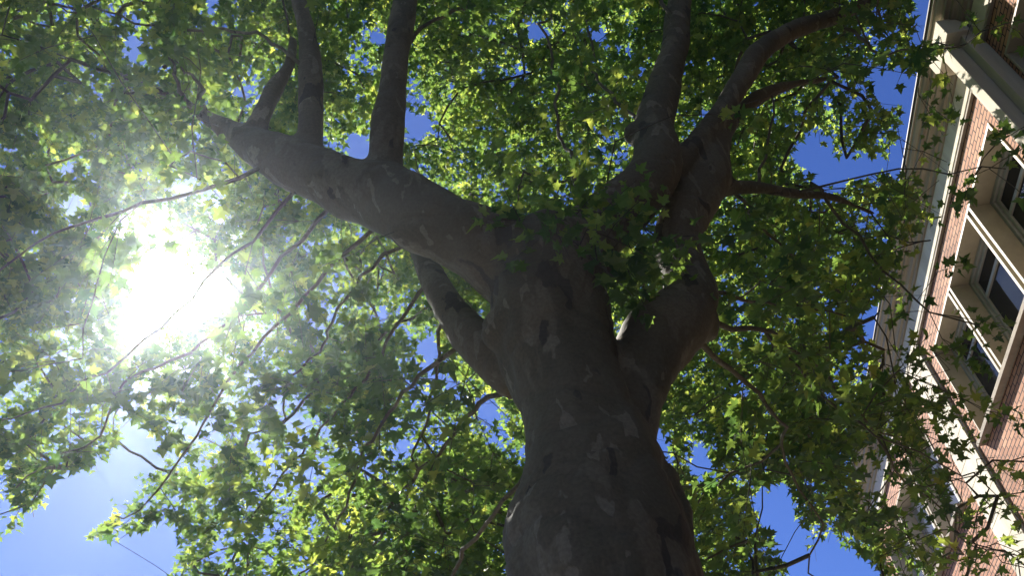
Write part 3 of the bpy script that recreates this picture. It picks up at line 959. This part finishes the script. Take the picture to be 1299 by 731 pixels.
# --- leaves: five-lobed plane leaves on short shoots
OUT = [(0.0, 0.0), (0.16, -0.10), (0.45, -0.06), (0.31, 0.13), (0.42, 0.19), (0.66, 0.42), (0.40, 0.40), (0.21, 0.47), (0.24, 0.62), (0.10, 0.80), (0.0, 1.02)]
out_pts = OUT + [(-x, y) for x, y in OUT[-2:0:-1]]
LV = np.array([(0.0, 0.36)] + out_pts)
nO = len(out_pts)
LF = np.array([(0, 1 + i, 1 + (i + 1) % nO) for i in range(nO)])
OUT2 = [(0.0, 0.0), (0.44, -0.06), (0.30, 0.15), (0.66, 0.42), (0.22, 0.48), (0.0, 1.02)]
out2 = OUT2 + [(-x, y) for x, y in OUT2[-2:0:-1]]
LV2 = np.array([(0.0, 0.36)] + out2)
LF2 = np.array([(0, 1 + i, 1 + (i + 1) % len(out2)) for i in range(len(out2))])

leaf_p, leaf_d, leaf_s, leaf_o, leaf_t, leaf_v = [], [], [], [], [], []
limb_x, limb_y, limb_z = project(sp_p); limb_r = sp_r * F / np.maximum(limb_z, 0.3)
sel_ = (sp_r > 0.03) & (limb_z > 0.5)
limb_x, limb_y, limb_z, limb_r = limb_x[sel_], limb_y[sel_], limb_z[sel_], limb_r[sel_]
for ci in range(len(clusters)):
    tip = tips[ci]
    if tip < 0: continue
    end = clusters[ci]
    a = NP[npar[tip]]
    dd = end - a; dd = dd / (np.linalg.norm(dd) + 1e-6)
    spray = ci >= len(clusters) - n_spray
    view = ci < n_view or spray
    nsh = 1 if spray else 3
    ctint = rng.uniform(-0.22, 0.22)
    for s in range(nsh):
        dir_ = dd + rng.normal(size=3) * (0.25 if s == 0 else 0.75) + np.array([0, 0, -0.22])
        dir_ /= np.linalg.norm(dir_)
        L = rng.uniform(0.30, 0.62) * (0.7 if spray else 1.0)
        gx, gy, gz = project((end + dir_ * L * np.array([[0.5], [0.9]])))
        if view and gz[0] > 0 and not spray:
            if in_gap(gx, gy).any(): continue
            ov = gx[0] - roofline(gy[0])
            if ov > 0:
                pkeep = (0.06 if gx[0] > 1215 else (0.16 if ov > 60 else 0.45)) if gy[0] > 440 else (0.0 if ov > 30 else 0.15)
                if rng.random() > pkeep: continue
            if ((np.hypot(gx[0] - limb_x, gy[0] - limb_y) < limb_r + 6) & (gz[0] < limb_z)).any() and rng.random() < (0.92 if gy[0] > 130 else 0.5): continue
        k = 5
        P_ = np.array([end + dir_ * L * t + np.array([0, 0, -0.16 * L * t * t]) for t in np.linspace(0, 1, k)])
        own = nown[tip]
        tube(P_, np.linspace(0.0032, 0.0016, k), 4, Vs[own], Fs[own], cap=False)
        nl = int(rng.integers(9, 14)) if view else 8
        for i in range(nl):
            t = (i + rng.uniform(0.1, 0.9)) / nl
            q = end + dir_ * L * t + np.array([0, 0, -0.16 * L * t * t])
            side = rng.normal(size=3); side -= (side @ dir_) * dir_; side /= np.linalg.norm(side) + 1e-6
            pet = side * 0.8 + dir_ * 0.5 + np.array([0, 0, -0.1]); pet /= np.linalg.norm(pet)
            pl = rng.uniform(0.03, 0.08)
            leaf_p.append(q + pet * pl); leaf_d.append(pet)
            leaf_s.append((rng.uniform(0.048, 0.118) if view else 0.2) * (0.85 if spray else 1.0) * (0.75 + 0.35 * (1 - abs(t - 0.4))))
            leaf_o.append(own); leaf_t.append(ctint); leaf_v.append(1 if spray else 0)
leaf_p = np.array(leaf_p); leaf_d = np.array(leaf_d); leaf_s = np.array(leaf_s); leaf_o = np.array(leaf_o); leaf_t = np.array(leaf_t)
# no leaves in the open gaps, in the wall or in front of the lens
px, py, pz = project(leaf_p)
g = in_gap(px, py) & (pz > 0) & (rng.random(len(px)) < 0.93)
near = np.linalg.norm(leaf_p - CAM, axis=1) < 3.6
# the heavy limbs stand free below the leaves: hardly any leaf hangs right in front of them
is_spray = np.array(leaf_v)
sx, sy, sz = project(sp_p); sr = sp_r * F / np.maximum(sz, 0.3)
sel_ = (sp_r > 0.03) & (sz > 0.5)
sx, sy, sz, sr = sx[sel_], sy[sel_], sz[sel_], sr[sel_]
front = np.zeros(len(px), bool)
for a in range(0, len(px), 5000):
    b_ = slice(a, a + 5000)
    hit = (np.hypot(px[b_, None] - sx, py[b_, None] - sy) < sr + 9) & (pz[b_, None] < sz + 0.15)
    front[b_] = hit.any(axis=1)
front &= (rng.random(len(px)) < np.where(py > 130, 0.96, 0.6)) & (is_spray == 0) & (pz > 0.5)
near |= front
keep = ~g & ~near & (leaf_p[:, 0] < D - 0.55)
leaf_p, leaf_d, leaf_s, leaf_o, leaf_t, pz = (x[keep] for x in (leaf_p, leaf_d, leaf_s, leaf_o, leaf_t, pz))
n = len(leaf_p)
# frames: blade normals mostly up and somewhat to the light, tip hanging
nrm_ = np.array([0, 0, 1.0]) + 0.35 * SUN + rng.normal(size=(n, 3)) * 0.55
nrm_ /= np.linalg.norm(nrm_, axis=1)[:, None]
tipd = leaf_d + np.array([0, 0, -0.45]) + rng.normal(size=(n, 3)) * 0.25
tipd -= (tipd * nrm_).sum(1)[:, None] * nrm_; tipd /= np.linalg.norm(tipd, axis=1)[:, None] + 1e-9
sd = np.cross(tipd, nrm_)
fold = rng.uniform(0.05, 0.8, n); curl = rng.uniform(-0.1, 0.7, n)
tint = np.clip(0.5 + leaf_t + rng.normal(size=n) * 0.22, 0, 1)
wid = rng.uniform(0.85, 1.1, n)


def leaves(idx, LVx, LFx):
    x = LVx[:, 0][None] * wid[idx][:, None]; y = LVx[:, 1][None]
    jit = 1 + rng.normal(size=(len(idx), len(LVx))) * 0.08
    z = fold[idx][:, None] * np.abs(x) * 0.6 - curl[idx][:, None] * (y * jit - 0.2) ** 2
    S = leaf_s[idx][:, None, None]
    v = leaf_p[idx][:, None] + S * ((x * jit)[..., None] * sd[idx][:, None] + (y * jit)[..., None] * tipd[idx][:, None] + z[..., None] * nrm_[idx][:, None])
    f = LFx[None] + (np.arange(len(idx)) * len(LVx))[:, None, None]
    return v.reshape(-1, 3), f.reshape(-1, 3), np.repeat(tint[idx], len(LFx))


for k, nm in enumerate(OWN):
    host = limb_obj.get(nm)
    if Vs[k]:
        vv = np.vstack(Vs[k]) - TREE
        ff = [f for f in Fs[k] if len(f) == 4]
        name_ = 'branch' if nm.startswith('B') else 'twigs'
        o = np_mesh(name_, vv, np.array(ff), M['bark'] if nm.startswith('B') else M['twig'], tree if host is None else host, True)
        if name_ == 'twigs': o['kind'] = 'stuff'
        if host is None: host = o
    idx = np.where(leaf_o == k)[0]
    if len(idx) == 0 or host is None: continue
    nearm = (pz[idx] > 0) & (pz[idx] < 11.0)
    v1, f1, t1 = leaves(idx[nearm], LV, LF)
    v2, f2, t2 = leaves(idx[~nearm], LV2, LF2)
    v = np.vstack([v1, v2]); f = np.vstack([f1, f2 + len(v1)]); t = np.concatenate([t1, t2])
    np_mesh('foliage', v - TREE, f, M['leaf'], host, False, None, t)['kind'] = 'stuff'
# a few hanging seed balls
sb = [i for i in range(len(clusters)) if tips[i] >= 0 and i < n_view and abs(project(clusters[i][None])[0][0] - 650) < 700]
for i in rng.choice(sb, 24, replace=False):
    q = clusters[i] + np.array([rng.normal() * 0.03, rng.normal() * 0.03, -0.11])
    bm = bmesh.new()
    bmesh.ops.create_icosphere(bm, subdivisions=3, radius=0.017, matrix=Matrix.Translation(Vector(q - TREE)))
    for v_ in bm.verts:
        v_.co += v_.normal * random.uniform(-0.001, 0.003)
    me = bpy.data.meshes.new('seed_ball')
    bm.to_mesh(me); bm.free(); me.materials.append(M['twig'])
    so = bpy.data.objects.new('seed_ball', me); C.objects.link(so); so.parent = tree
    Vt, Ft = [], []
    tube(np.array([clusters[i], (clusters[i] + q) / 2 + [0.004, 0, 0], q]) - TREE, np.array([0.0014, 0.0013, 0.0013]), 4, Vt, Ft, cap=False)
    np_mesh('stalk', np.vstack(Vt), np.array(Ft), M['twig'], so, True)
print('TOP', leaf_p[:, 2].max(), leaf_p.min(0), leaf_p.max(0))
print('LEAVES', n, 'NODES', cnt, 'CLUSTERS', len(clusters))

# ------------------------------------------------------------------ volume added for the sun's veiling glare
HZ = 1
if HZ:
    hz = MB().box(-150, 150, -150, 150, -1.5, 17.9)
    mt = bpy.data.materials.new('glare_haze'); mt.use_nodes = True
    nt = mt.node_tree; nt.nodes.clear()
    o_ = nt.nodes.new("ShaderNodeOutputMaterial")
    pv = nt.nodes.new("ShaderNodeVolumePrincipled")
    pv.inputs['Color'].default_value = (0.72, 0.83, 1.0, 1)
    pv.inputs['Density'].default_value = 0.0015
    pv.inputs['Anisotropy'].default_value = 0.87
    nt.links.new(pv.outputs[0], o_.inputs['Volume'])
    tag(hz.build('glare_haze', mt), kind='stuff')
